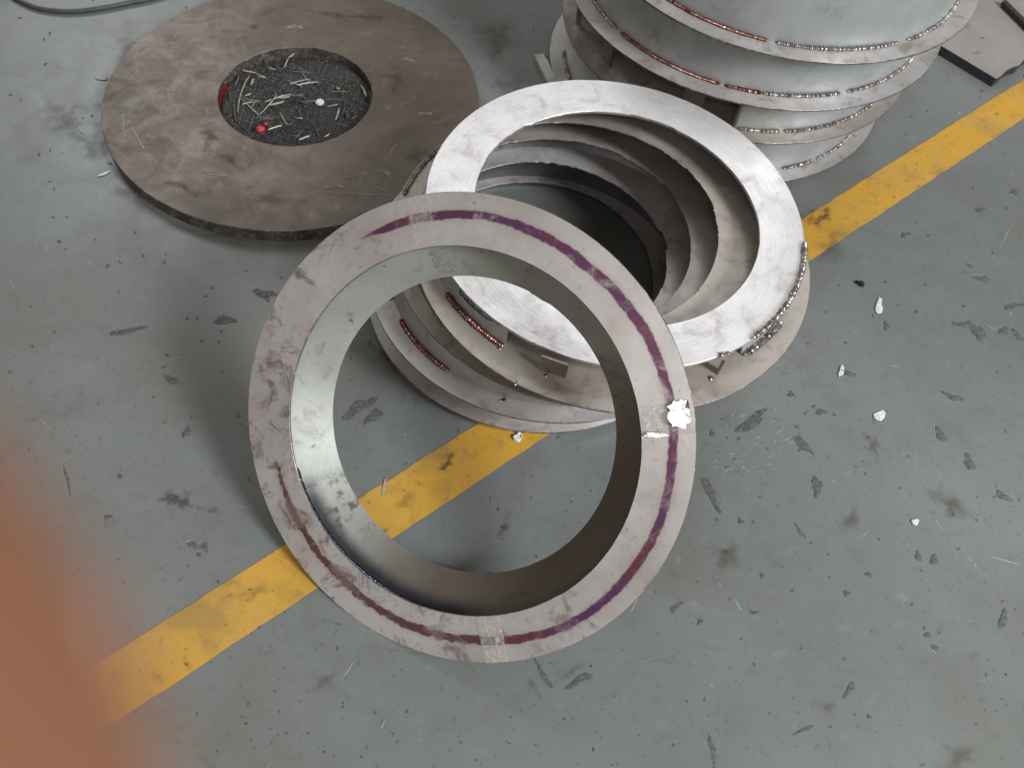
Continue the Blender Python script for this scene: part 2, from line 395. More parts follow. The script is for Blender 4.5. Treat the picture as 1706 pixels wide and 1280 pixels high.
def speck_sheet(name, mat, items, z):
    V = []; F = []
    for (px, py, w, h, rot) in items:
        r = random.Random(int(px * 13 + py * 5)); P = blob(px, py, w, h, rot, r, 7, .4); k = len(V)
        V += [(p_.x, p_.y, z) for p_ in P]; F.append(tuple(range(k, k + len(P))))
    o = link(name, mesh(name, V, F, False), mat, floor_o); o['kind'] = 'stuff'
r = random.Random(11)
speck_sheet('dark_speck', M_chip, [(r.uniform(-60, 1760), r.uniform(-60, 1330), r.uniform(2.2, 8), r.uniform(2, 5), r.uniform(0, 180)) for _ in range(520)], .0007)
speck_sheet('pale_scratch', M_scr, [(r.uniform(-60, 1760), r.uniform(-60, 1330), r.choice((4, 6, 9, 14, 26, 40)) * r.uniform(.7, 1.2), r.uniform(1.0, 2.0), r.choice((-35, 40, 60, -60, 10)) + r.uniform(-12, 12)) for _ in range(90)]
            + [(1604 + (k - 10) * 4.4 + r.uniform(-1, 1), 920 + (k - 10) * 4.9 + r.uniform(-1, 1), r.uniform(4, 9), r.uniform(1, 2.4), 47 + r.uniform(-8, 8)) for k in range(20)]
            + [(1237 + r.uniform(-50, 50), 772 + r.uniform(-16, 16), r.uniform(5, 16), r.uniform(.9, 2), -20 + r.uniform(-8, 8)) for k in range(34)]
            + [(1270 + r.uniform(-60, 60), 720 + r.uniform(-50, 50), r.uniform(4, 16), r.uniform(.9, 1.8), -35 + r.uniform(-10, 10)) for k in range(24)] + [ (1230, 1010, 30, 2, 60), (1675, 935, 50, 2, 15)], .0006)
stains = [(305, 838, 150, 84, 4, M_st_dark), (1585, 842, 130, 84, 30, M_st_brown), (1418, 868, 74, 70, 0, M_st_brown), (1455, 742, 50, 80, -20, M_st_rust), (1385, 408, 150, 80, -20, M_st_soft),
          (110, 190, 190, 120, 0, M_st_soft), (150, 240, 130, 90, 20, M_st_soft), (540, 1135, 110, 60, 0, M_st_soft), (960, 1115, 170, 26, -32, M_st_soft), (885, 1140, 80, 24, 60, M_st_soft), (1600, 1262, 150, 70, -10, M_st_brown),
          (840, 880, 60, 70, 10, M_st_rust), (1212, 925, 110, 90, 20, M_st_brown), (640, 590, 120, 90, 30, M_st_brown), (660, 560, 70, 40, 20, M_st_rust),
          (830, 60, 150, 150, 0, M_st_brown), (860, 150, 110, 120, 0, M_st_soft), (230, 330, 190, 70, 40, M_st_soft), (400, 400, 260, 40, 6, M_st_soft), (180, 215, 60, 150, 10, M_st_soft), (215, 75, 60, 90, 40, M_st_soft),
          (1380, 1180, 90, 40, 0, M_st_rust), (1350, 365, 70, 70, 20, M_st_rust), 
          (262, 1128, 60, 36, 30, M_st_soft), (310, 1108, 34, 20, 30, M_st_dark),
          (745, 775, 90, 60, -30, M_st_dark), (680, 830, 120, 50, -30, M_st_soft), (430, 985, 120, 60, -30, M_st_soft), (1375, 360, 90, 60, -20, M_st_dark), (1500, 760, 130, 50, 20, M_st_wht), (1270, 790, 120, 40, -20, M_st_wht), (1620, 950, 120, 40, 40, M_st_wht)]
for s_ in stains: patch('stain', *s_[:5], s_[5], floor_o)

# loose bits on the floor
def flake(px, py, w, h, rot, label, mat, cat='paint flake', t=.0008, name='paint_flake', group=None):
    r = random.Random(int(px + py)); P = blob(px, py, w, h, rot, r, 10, .35); c = at(px, py); n = len(P)
    V = [(p_.x - c.x, p_.y - c.y, .0008) for p_ in P] + [((p_.x - c.x) * .85, (p_.y - c.y) * .85, .0008 + t * r.uniform(.6, 1.3)) for p_ in P]
    F = [(i, (i + 1) % n, n + (i + 1) % n, n + i) for i in range(n)] + [tuple(range(n, 2 * n)), tuple(range(n))]
    o = link(name, mesh(name, V, F, False), mat); o.location = (c.x, c.y, .0014); tag(o, label, cat, group)
flake(1465, 693, 20, 17, 10, 'largest white paint flake, curled, lying alone on the grey floor', M_flake)
flake(1464, 512, 13, 24, 10, 'narrow upright white flake on the floor below a small black pellet', M_flake)
flake(1401, 619, 10, 18, 10, 'white curl of paint beside a dark elongated chip in the floor', M_flake)
flake(1412, 622, 30, 8, 18, 'grey sliver touching a white curl of paint on the floor', M_chip, 'sliver')
flake(1524, 871, 15, 10, 10, 'small oval white flake beside a brown floor stain', M_flake)
flake(862, 731, 15, 15, 0, 'white lump on the yellow line at the foot of the ring stack', M_flake, 'lump', .006)
flake(1432, 474, 14, 7, 25, 'small black pellet lying on the grey floor', M_black, 'pellet', .006, 'pellet')
flake(640, 812, 3.5, 38, 8, 'thin straw coloured splinter standing out on the yellow line', M_splint, 'splinter')
flake(170, 131, 19, 7, 6, 'short pale splinter touching the edge of the brown disc', M_splint, 'splinter')
flake(174, 290, 21, 4, -20, 'thin white splinter on the floor just outside the brown disc', M_flake, 'splinter')
flake(134, 216, 3, 16, -25, 'hair thin pale splinter in the smudges beside the brown disc', M_splint, 'splinter')

# ================================================================== brown disc with a hole
DC = (-.4717, 1.1711); DR = .3391; DH = .1391; DT = .025
dx, dy = DC[0] * S, DC[1] * S
disc = thing('steel_disc', 'thick brown steel disc with a round hole, lying flat on the floor', 'steel disc', (dx, dy, 0))
link('plate', annulus((dx, dy), DR * S, (dx, dy), DH * S, .001, DT * S, (dx, dy, 0), n=220, jin=.0005, jout=.0012, seed=5, bev=.0012), M_brown, disc)
for s_ in [(288, 75, 60, 60, 40, M_st_pale), (305, 105, 70, 50, 30, M_st_pale), (340, 285, 40, 26, 10, M_st_pale), (712, 190, 66, 18, -8, M_st_pale), (640, 288, 60, 30, 10, M_st_pale), (210, 205, 40, 60, 10, M_st_pale), (275, 150, 50, 26, 0, M_st_pale),
           (495, 45, 70, 36, 0, M_st_pale), (680, 100, 44, 20, 20, M_st_pale), (380, 265, 130, 36, 22, M_st_black), (350, 225, 80, 60, 20, M_st_black), (420, 45, 90, 18, -10, M_st_black), (560, 25, 190, 30, 6, M_st_black), (600, 360, 90, 20, -10, M_st_black),
           (450, 330, 160, 60, 0, M_st_brown), (300, 310, 120, 40, 20, M_st_black), (690, 260, 100, 60, -20, M_st_brown), (660, 130, 60, 60, 0, M_st_black), (560, 310, 130, 26, -4, M_st_pale), (250, 230, 26, 80, -25, M_st_pale)]:
    patch('smear', *s_[:5], s_[5], disc, lvl=DT, base=.0004 + _z[0] * .2)
def scratch(px0, py0, px1, py1, lvl, parent, w=1.6, mat=None):
    a, b = at(px0, py0, lvl), at(px1, py1, lvl); d = (b - a); nn = Vector((-d.y, d.x, 0)).normalized() * (w * .0008 / 2)
    z = Vector((0, 0, .0007)); V = [a + nn + z, a - nn + z, b - nn + z, b + nn + z]; V = [v - parent.location for v in V]
    link('scratch', mesh('scratch', V, [(0, 1, 2, 3)], False), mat or M_scr, parent)
M_scr2 = plain('bright_scratch', (.34, .30, .27), .5)
for s_ in [(565, 297, 640, 285), (645, 262, 660, 240), (610, 283, 597, 305), (600, 305, 645, 318), (380, 293, 345, 290), (205, 190, 208, 230), (222, 215, 240, 248), (520, 320, 650, 325), (640, 285, 652, 300)]: scratch(*s_, DT, disc, 1.8, M_scr2)
# red paint on the wall of the hole
def inner_patch(a0, a1):
    V = []; F = []; n = 16; r = random.Random(2)
    for i in range(n + 1):
        t = a0 + (a1 - a0) * i / n; k = math.sin(PI * i / n) ** .5
        for z in (.004, .004 + (.9 * DT * S - .004) * k * r.uniform(.85, 1)):
            V.append(((DH * S - .0012) * math.cos(t), (DH * S - .0012) * math.sin(t), z))
    for i in range(n): F.append((2 * i, 2 * i + 2, 2 * i + 3, 2 * i + 1))
    o = link('red_paint', mesh('red_paint', V, F, False), M_red, disc); o['label'] = 'red paint on the inside of the hole'
inner_patch(PI * .93, PI * 1.25)
# grit and rubbish in the hole
def grit():
    r = random.Random(3); V = []; F = []; n = 46; m_ = 16; rad = DH * S - .003
    for k in range(m_ + 1):
        for i in range(n):
            t = 2 * PI * i / n; u = k / m_; V.append((rad * u * math.cos(t), rad * u * math.sin(t), .005 + .004 * r.random() + .003 * math.sin(3 * t + 5 * u)))
    for k in range(m_):
        for i in range(n):
            j = (i + 1) % n; F.append((k * n + i, k * n + j, (k + 1) * n + j, (k + 1) * n + i))
    for _ in range(1900):     # grains
        t = r.uniform(0, 2 * PI); u = rad * .97 * math.sqrt(r.random()); s = r.choice((.0012, .0016, .002, .003)) * r.uniform(.7, 1.2); c = Vector((u * math.cos(t), u * math.sin(t), .0085 + r.uniform(-.001, .002))); k = len(V)
        for v in ((1, 0, -.5), (-.5, .87, -.5), (-.5, -.87, -.5), (0, 0, 1)): V.append(c + Vector(v) * s)
        F += [(k, k + 1, k + 3), (k + 1, k + 2, k + 3), (k + 2, k, k + 3), (k, k + 2, k + 1)]
    o = link('grit', mesh('grit', V, F, True, 20), M_dirt); o.location = (dx, dy, 0); o['kind'] = 'stuff'; tag(o, 'black grit and dust filling the hole of the brown disc', 'grit')
grit()
M_grain = plain('light_grain', (.17, .165, .16), .5, .3, var=.7, scale=300)
def light_grains():
    r = random.Random(8); V = []; F = []; rad = DH * S * .95
    for _ in range(1500):
        t = r.uniform(0, 2 * PI); u = rad * math.sqrt(r.random()); s = r.choice((.0008, .001, .0015, .002)) * r.uniform(.7, 1.3); c = Vector((u * math.cos(t), u * math.sin(t), .0112 + r.uniform(-.001, .001))); k = len(V)
        for v in ((1, 0, -.5), (-.5, .87, -.5), (-.5, -.87, -.5), (0, 0, 1)): V.append(c + Vector(v) * s)
        F += [(k, k + 1, k + 3), (k + 1, k + 2, k + 3), (k + 2, k, k + 3), (k, k + 2, k + 1)]
    o = link('metal_dust', mesh('metal_dust', V, F, False), M_grain); o.location = (dx, dy, 0); o['kind'] = 'stuff'; tag(o, 'pale metal dust scattered over the black grit in the disc hole', 'dust')
light_grains()
def splinter(px0, py0, px1, py1, w, mat, label, group):
    lv = .010; a, b = at(px0, py0, lv), at(px1, py1, lv); c = (a + b) / 2; d = b - a; L = d.length; d.normalize(); sd = Vector((-d.y, d.x, 0)); r = random.Random(int(px0 * 3 + py1)); ww = w * .0009; V = []; F = []
    n = 5; bend = r.uniform(-.05, .05) * L; zt = r.uniform(-.0015, .0025)
    for i in range(n + 1):
        u = i / n - .5; k = ww * (1 - abs(u) ** 2 * 2.2) * r.uniform(.8, 1.1); q_ = d * (L * u) + sd * (bend * (1 - 4 * u * u)) + Vector((0, 0, .0025 + zt * u * 2))
        V += [q_ + sd * k / 2, q_ + Vector((0, 0, k * .4 + .0004)), q_ - sd * k / 2, q_ - Vector((0, 0, .0008))]
    for i in range(n):
        for k in range(4): F.append((4 * i + k, 4 * i + (k + 1) % 4, 4 * i + 4 + (k + 1) % 4, 4 * i + 4 + k))
    F += [(0, 1, 2, 3), (4 * n, 4 * n + 1, 4 * n + 2, 4 * n + 3)]
    o = link('splinter', mesh('splinter', V, F, False), mat); o.location = c; tag(o, label, 'splinter', group)
def z4(x, y): return 340 + x * .1759, 60 + y * .1759
for (x0, y0, x1, y1, w) in [(370, 335, 490, 350, 6), (490, 350, 590, 405, 8), (430, 385, 320, 725, 4), (350, 600, 550, 785, 5), (680, 590, 815, 580, 6), (610, 660, 760, 625, 8), (690, 555, 530, 755, 4), (855, 170, 800, 210, 6), (800, 210, 760, 310, 4), (720, 725, 795, 855, 5), (590, 290, 690, 330, 5), (470, 410, 445, 470, 6), (930, 350, 1030, 460, 4), (800, 430, 930, 480, 4), (1485, 465, 1535, 585, 6), (1280, 690, 1245, 800, 6)]:
    splinter(*z4(x0, y0), *z4(x1, y1), w, M_splint, 'pale wood splinter lying on the grit in the disc hole', 'pale splinters in the disc hole')
for (x0, y0, x1, y1, w) in [(330, 370, 290, 480, 5), (480, 750, 430, 880, 3), (610, 895, 740, 850, 4), (1040, 830, 1105, 1000, 4), (940, 900, 850, 1000, 4), (290, 650, 310, 820, 4), (240, 520, 260, 640, 4), (540, 450, 620, 520, 3), (1070, 280, 1090, 330, 4), (360, 560, 430, 640, 5), (900, 990, 1010, 950, 4), (970, 1010, 1020, 940, 3), (380, 870, 440, 930, 4), (1310, 740, 1340, 660, 4), (500, 620, 450, 670, 6), (520, 600, 560, 680, 5), (940, 260, 980, 300, 4), (680, 260, 690, 300, 4), (1400, 790, 1450, 760, 3), (1130, 960, 1200, 930, 3)]:
    splinter(*z4(x0, y0), *z4(x1, y1), w, M_splint2, 'dull grey sliver of swarf on the grit in the disc hole', 'grey slivers in the disc hole')
rs = random.Random(21)
for k in range(46):
    t_ = rs.uniform(0, 2 * PI); u_ = .86 * math.sqrt(rs.random()); ex, ey = 492 + 122 * u_ * math.cos(t_), 166 + 76 * u_ * math.sin(t_); L_ = rs.uniform(6, 19); a_ = rs.uniform(0, PI)
    splinter(ex - L_ * math.cos(a_), ey - L_ * .6 * math.sin(a_), ex + L_ * math.cos(a_), ey + L_ * .6 * math.sin(a_), rs.uniform(2, 4.5), M_splint2, 'dull grey sliver of swarf on the grit in the disc hole', 'grey slivers in the disc hole')
def shaving(px, py, rad, turns, label, seed):
    c = at(px, py, .011); r = random.Random(seed); n = int(14 * turns); P = []; a0 = r.uniform(0, 6.3); V = []; F = []
    for i in range(n + 1):
        u = i / n; t_ = a0 + turns * 2 * PI * u; q_ = Vector((rad * (1 - .35 * u) * math.cos(t_), rad * (1 - .35 * u) * math.sin(t_), .001 + .004 * u)); w_ = .0016 * (1 - .6 * abs(2 * u - 1))
        V += [q_, q_ + Vector((0, 0, w_ + .0008)), q_ * 1.06 + Vector((0, 0, .0004))]
    for i in range(n):
        for k in range(3): F.append((3 * i + k, 3 * i + (k + 1) % 3, 3 * i + 3 + (k + 1) % 3, 3 * i + 3 + k))
    o = link('metal_shaving', mesh('metal_shaving', V, F, True, 50), M_splint2); o.location = c; tag(o, label, 'metal shaving', 'curled shavings in the disc hole')
for k in range(14):
    t_ = rs.uniform(0, 2 * PI); u_ = .85 * math.sqrt(rs.random()); shaving(492 + 120 * u_ * math.cos(t_), 166 + 74 * u_ * math.sin(t_), rs.uniform(.005, .012), rs.uniform(.5, 1.6), 'curled grey metal shaving lying on the grit in the disc hole', k)
def puck(px, py, rw, mat, label, cat, name, lvl, h=.008):
    c = at(px, py, lvl); bm = bmesh.new(); bmesh.ops.create_cone(bm, cap_ends=True, segments=28, radius1=rw, radius2=rw, depth=h); bmesh.ops.bevel(bm, geom=[e for e in bm.edges if abs(e.verts[0].co.z - e.verts[1].co.z) < 1e-5], offset=h * .3, segments=2, affect='EDGES'); me = bpy.data.meshes.new(name); bm.to_mesh(me); bm.free(); o = link(name, me, mat); o.location = c; tag(o, label, cat)
puck(533, 170, .0105, M_cap, 'round white plastic button lying on the grit in the disc hole', 'button', 'button', .012)
def pebble(name, px, py, rad, mat, label, cat, lvl, seed, sq=(1, 1, .7)):
    o = link(name, lump(rad, seed, sq), mat); o.location = at(px, py, lvl); tag(o, label, cat)
pebble('wax_lump', 434, 215, .0105, M_pink, 'crimson lump of wax on the grit in the disc hole', 'wax lump', .013, 4)
pebble('wax_crumb', 443, 206, .005, M_pink, 'small dark crimson crumb beside the larger red lump', 'wax crumb', .013, 6)
pebble('wood_crumb', 563, 147, .0045, plain('tan_crumb', (.5, .36, .2), .6), 'small tan crumb on the grit near the white button', 'crumb', .012, 8, (1, .5, .6))

# ================================================================== flanged rings
TH = .0030 * S
def px2(c): return (c[0] * S, c[1] * S)
def flanged(label, group, co, R, ci, r, h, foot=None, top=None, arc=None, mats=(0, 0), seed=1, jin=.0062, tilt=(0, 0), name='flanged_ring', hide=False):
    """one welded ring: flange plate at level h plus the sheet collar standing on it"""
    z1 = h * S; z0 = z1 - TH; org = (co[0] * S, co[1] * S, z0)
    t = thing(name, label, 'steel ring', org, group)
    link('flange', annulus(px2(co), R * S, px2(ci), r * S, z0, z1, org, jin=jin, jout=.0007, seed=seed), M_flange[mats[0]], t)
    if foot:
        (fc, fr), (tc, tr, th_) = foot, top
        a0, a1 = arc or (0, 2 * PI)
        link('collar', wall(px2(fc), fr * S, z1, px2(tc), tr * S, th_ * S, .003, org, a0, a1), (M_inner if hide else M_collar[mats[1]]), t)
    return t, org
def stitch(t, org, c, r, h, p0, p1, mat, rad=.0048, seed=1, dz=.0015):
    a0 = ang(*p0, c, h); a1 = ang(*p1, c, h)
    bead('weld_bead', arc_pts(px2(c), r * S, h * S + dz, a0, a1, org, seed=seed), rad, mat, t, seed)
def tab(t, org, px, py, h0, h1, width, turn, mat, thick=.006):
    """small upright plate between two flanges, foot at the pixel"""
    q_ = at(px, py, h0); ex = Vector((math.cos(turn), math.sin(turn), 0)); ey = Vector((-ex.y, ex.x, 0))
    V, F = box_pts(Vector((q_.x - org[0], q_.y - org[1], (h0 + h1) / 2 * S - org[2])), ex * width, ey * thick, Vector((0, 0, (h1 - h0) * S - .0006)))
    link('spacer_tab', mesh('spacer_tab', V, F, False), mat, t)
def spatter(t, org, px, py, h, rad=.004, mat=None, seed=1, dz=0):
    q_ = at(px, py, h); o = link('weld_spot', lump(rad * .72, seed, (1, 1, .55), 2, .3), mat or M_weld_grey, t); o.location = (q_.x - org[0], q_.y - org[1], q_.z - org[2] + dz)

# ---- middle stack, from the floor up
GM = None
# bottom ring (a)
cA, rA, iA, riA, hA = (.0167, .8047), .270, (.012, .8438), .1925, .020
cB, rB, iB, riB, hB = (.0316, .7753), .2694, (.021, .8093), .1855, .105
cD, rD, iD, riD, hD = (.0823, .7911), .286, (.0399, .8004), .1894, .160
cF, rF, iF, riF, hF = (.1094, .7458), .2714, (.0626, .7828), .1925, .208
cT, rT, iT, riT, hT = (.1074, .7745), .257, (.1090, .7700), .1925, .2441
tT = (.0289, -.012)
t, org = flanged('lowest flanged ring of the stack under the white ground ring, resting on the floor', GM, cA, rA, iA, riA, hA, ((.017, .806), .248), ((.026, .786), .248, hB - .0031), mats=(0, 0), hide=True, seed=11)
link('foot_collar', wall((.016 * S, .825 * S), .224 * S, .0, (.016 * S, .825 * S), .224 * S, hA * S - TH - .0003, .003, org), M_inner, t)
t, org = flanged('second ring up from the floor in the middle stack, with a red weld bead', GM, cB, rB, iB, riB, hB, ((.0411, .7838), .2523), ((.072, .790), .272, hD - .0031), mats=(1, 0), seed=12)
stitch(t, org, (.0411, .7838), .2545, hB, (666, 532), (745, 622), M_weld_red, .0058, 3)
stitch(t, org, (.0411, .7838), .2545, hB, (640, 420), (650, 500), M_weld_grey, .0045, 4)
spatter(t, org, 840, 666, hB, .0055, M_weld_dark, 2); spatter(t, org, 834, 668, hB, .004, M_weld_grey, 5)
t, org = flanged('brown shaded ring lying directly below the top spool of the middle stack', GM, cD, rD, iD, riD, hD, ((.086, .783), .262), ((.104, .757), .255, hF - .0031), mats=(2, 2), hide=True, seed=13)
stitch(t, org, cD, .2800, hD, (690, 330), (800, 184), M_weld_grey, .0050, 14)
for k, (x, y, s) in enumerate([(720, 522, .003), (727, 532, .0025), (732, 537, .003), (875, 642, .0045), (868, 640, .004)]): spatter(t, org, x, y, hD + .002, s, M_weld_grey, k)
# top spool: lower flange, open collar, white ground ring
gc = ang(838, 578, cT, hF); ge = ang(1248, 605, cT, hF)
if gc > 0: gc -= 2 * PI
if ge > 0: ge -= 2 * PI
t, org = flanged('topmost ring of the middle stack, a spool with a bright white ground upper face', GM, cF, rF, iF, riF, hF, mats=(2, 1), seed=14)
link('white_flange', annulus(px2(cT), rT * S, px2(iT), riT * S, hT * S - .0062, hT * S, org, jin=.0030, jout=.0012, seed=15, tilt=tT, edge=M_edge_w), M_white, t)['label'] = 'bright white ground upper face'
rg = .2575
link('collar', wall(px2(cT), rg * S, hF * S, px2(cT), .2510 * S, hT * S - .0064, .003, org, ge, gc + 2 * PI, tilt=tT), M_collar[0], t)
stitch(t, org, cT, rg + .003, hF, (742, 488), (836, 582), M_weld_red, .0058, 7)
stitch(t, org, cT, rg + .003, hF, (722, 318), (802, 186), M_weld_grey, .0048, 8)
stitch(t, org, cT, rg + .003, hF, (1248, 605), (1306, 540), M_weld_grey, .007, 9, .004)
stitch(t, org, cT, rT - .001, hT - .004, (1255, 566), (1338, 400), M_weld_grey, .0050, 10, -.001)
stitch(t, org, cT, rT - .002, hT - .006, (772, 478), (828, 530), M_weld_dark, .0065, 12, 0)
for k, (x, y) in enumerate([(828, 533), (834, 538), (824, 527)]): spatter(t, org, x, y, hT - .004, .0075, M_weld_dark, 20 + k)
a_ = math.atan2(-.8, .1)
tab(t, org, 920, 622, hF, hT - .007, .046, math.radians(-14), M_tab, .004)
tab(t, org, 1196, 620, hF, hT - .004, .012, math.radians(60), M_tab, .005)
for k, (x, y, s, hh) in enumerate([(910, 626, .005, hF), (914, 622, .004, hF), (1184, 631, .0065, hF), (1202, 590, .006, hT - .004), (1212, 588, .005, hT - .004), (832, 580, .0055, hF), (925, 583, .005, hT - .003), (938, 588, .004, hT - .003), (858, 640, .004, hF), (862, 637, .003, hF)]): spatter(t, org, x, y, hh, s, M_weld_grey, 30 + k)

# ---- right hand stack, from the floor up
c4, r4, h4 = (.3200, 1.4550), .3400, .010
c3, r3, h3 = (.3314, 1.4397), .3365, .1153
c2, r2, h2 = (.3319, 1.4058), .341, .2145
c1, r1, h1 = (.3538, 1.3933), .330, .3045
t, org = flanged('lowest pale flanged ring of the tall stack beside the grey plate, on the floor', None, c4, r4, c4, .24, h4, (c4, .308), (c4, .303, h3 - .0031), mats=(1, 1), seed=21)
for p0, p1 in (((1300, 277), (1352, 265)), ((1358, 263), (1416, 224)), ((943, 84), (958, 132))): stitch(t, org, c4, .3105, h4, p0, p1, M_weld_grey, .0052, int(p0[0]))
o3a = ang(1226, 214, c3, h3); o3b = ang(938, 20, c3, h3)
if o3b < o3a: o3b += 2 * PI
t, org = flanged('second ring up in the tall stack, its collar open with upright spacer tabs', None, c3, r3, c3, .245, h3, (c3, .305), (c3, .305, h2 - .0031), arc=(o3a, o3b - 2 * PI + 2 * PI if False else o3a + ((o3b - o3a) % (2 * PI))), mats=(2, 0), seed=22)
for p0, p1 in (((1228, 217), (1300, 222)), ((1307, 221), (1455, 172))): stitch(t, org, c3, .3075, h3, p0, p1, M_weld_grey, .0052, int(p0[0]))
for (x, y, w, tn) in ((1010, 104, .034, -.9), (1150, 182, .05, -.45), (1222, 212, .012, .9), (962, 40, .014, .4)): tab(t, org, x, y, h3, h2 - .0032, w, tn, M_tab)
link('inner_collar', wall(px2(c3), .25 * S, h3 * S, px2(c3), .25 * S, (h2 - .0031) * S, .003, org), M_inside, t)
for k, (x, y) in enumerate([(1003, 108), (955, 25), (1212, 203)]): spatter(t, org, x, y, h3, .004, M_weld_grey, k)
t, org = flanged('third ring up in the tall stack, with long copper coloured weld beads', None, c2, r2, c2, .25, h2, (c2, .305), (c2, .305, h1 - .0031), mats=(0, 1), seed=23)
for p0, p1, mm in (((985, -6), (1027, 48), M_weld_grey), ((1034, 53), (1200, 141), M_weld_red), ((1206, 144), (1270, 158), M_weld_red), ((1270, 158), (1402, 158), M_weld_grey), ((1412, 155), (1526, 94), M_weld_grey)): stitch(t, org, c2, .3075, h2, p0, p1, mm, .0052, int(p0[0]))
t, org = flanged('topmost ring of the tall stack, with a high pale collar', None, c1, r1, c1, .25, h1, (c1, .296), (c1, .285, h1 + .17), mats=(1, 1), seed=24)
for p0, p1, mm in (((1100, -8), (1282, 66), M_weld_red), ((1292, 69), (1498, 71), M_weld_grey), ((1510, 66), (1602, -4), M_weld_grey)): stitch(t, org, c1, .2985, h1, p0, p1, mm, .0052, int(p0[0]))

# ---- the ring leaning on the middle stack
FN = Vector((-0.28268853, -0.6502457, 0.70517213)); FC = Vector((-0.06087792, 0.4192254, 0.19622013)) * S
FX = Vector((0.92819516, 0, 0.37209373)); FY = Vector((-0.24195235, 0.75972399, 0.60355491))
rotm = Matrix((FX, FY, FN)).transposed().to_euler()
ring = thing('flanged_ring', 'pale flanged ring with a purple heat line, leaning against the middle stack', 'steel ring', FC, None, rotm)
def front_mat():
    q = NT('heat_tinted_flange')
    r, a, pv = q.polar(260, 5.0)
    n1 = q.noise(6, 5, .6, w=1); n2 = q.noise(22, 6, .7, dist=.7, w=4); n3 = q.noise(9, 5, .7, w=9)
    sp = q.n.new('ShaderNodeSeparateXYZ'); q.l.new(q.co, sp.inputs[0]); X, Y, _ = sp.outputs
    col = q.mix(q.step(n1, .33, .68), (.49, .445, .425), (.63, .60, .585))
    left = q.step(X, .05, -.25)                                    # the older, dirtier side of the plate
    low = q.step(Y, -.05, -.3)
    side = q.math('MAXIMUM', left, q.math('MULTIPLY', low, .8))
    col = q.mix(q.math('MULTIPLY', q.step(n2, .50, .66), q.math('MULTIPLY_ADD', side, .75, .10)), col, (.20, .135, .115))
    col = q.mix(q.math('MULTIPLY', q.step(n3, .54, .68), q.math('MULTIPLY_ADD', side, .4, .12)), col, (.70, .68, .65))
    col = q.mix(q.math('MULTIPLY', q.step(q.noise(70, 4, .7, w=12), .62, .72), .55), col, (.10, .07, .06))
    wob = q.math('MULTIPLY', q.math('SUBTRACT', q.noise(7, 3, .5, w=2), .5), .010)
    mid = q.math('MULTIPLY_ADD', q.step(a, -1.2, -2.4), -.008, .2525)
    d = q.math('ABSOLUTE', q.math('SUBTRACT', q.math('ADD', r, q.math('MULTIPLY', wob, S)), q.math('MULTIPLY', mid, S)))
    edge = q.math('MULTIPLY', q.math('SUBTRACT', q.noise(60, 5, .75, w=6), .5), .009)
    wd = q.math('MULTIPLY_ADD', q.noise(5, 3, .6, w=15), .0055, .0034)
    wd = q.math('MULTIPLY', wd, q.step(a, math.radians(110.5), math.radians(100)))
    wd = q.math('MULTIPLY', wd, q.math('MULTIPLY_ADD', q.step(a, math.radians(-176), math.radians(-150)), .5, .5))
    rag = q.step(a, -1.3, -1.9); edge = q.math('MULTIPLY', edge, q.math('MULTIPLY_ADD', rag, 1.6, 1.0))
    band = q.math('SUBTRACT', 1.0, q.step(q.math('SUBTRACT', q.math('ADD', d, edge), wd), -.0010, .0022))
    g0, g1 = math.radians(109.5), math.radians(176)                 # no tint on this stretch
    gap = q.math('MULTIPLY', q.step(a, g0 - .004, g0 + .012), 1.0)
    gap2 = q.step(a, math.radians(-174), math.radians(-176))
    band = q.math('MULTIPLY', band, q.math('SUBTRACT', 1.0, q.math('MAXIMUM', gap, gap2)))
    halo = q.math('MULTIPLY', q.math('SUBTRACT', 1.0, q.step(d, .004, .018)), q.math('SUBTRACT', 1.0, q.math('MAXIMUM', gap, gap2)))
    col = q.mix(q.math('MULTIPLY', halo, .22), col, (.36, .24, .20))
    pur = q.mix(q.step(q.noise(5, 3, .6, w=21), .40, .60), (.095, .022, .115), (.150, .026, .050))
    pur = q.mix(q.math('MULTIPLY', q.step(a, -1.35, -1.9), .75), pur, (.13, .055, .042))
    fade = q.math('MULTIPLY', q.step(n2, .74, .48), .94)
    col = q.mix(q.math('MULTIPLY', band, fade), col, pur)
    h = q.math('ADD', q.noise(140, 3, .6), q.math('MULTIPLY', n2, .6)); q.bump(h, .22, .0007)
    return q.set(col, q.math('MULTIPLY_ADD', n2, .25, .27), .55)
M_front = front_mat()
fl = link('flange', annulus((0, 0), .2767 * S, (.0012 * S, -.0005 * S), .2178 * S, -.0032 * S, 0, (0, 0, 0), n=320, jin=.0012, jout=.0009, seed=31), M_front, ring); fl['label'] = 'flat face with a purple heat line'
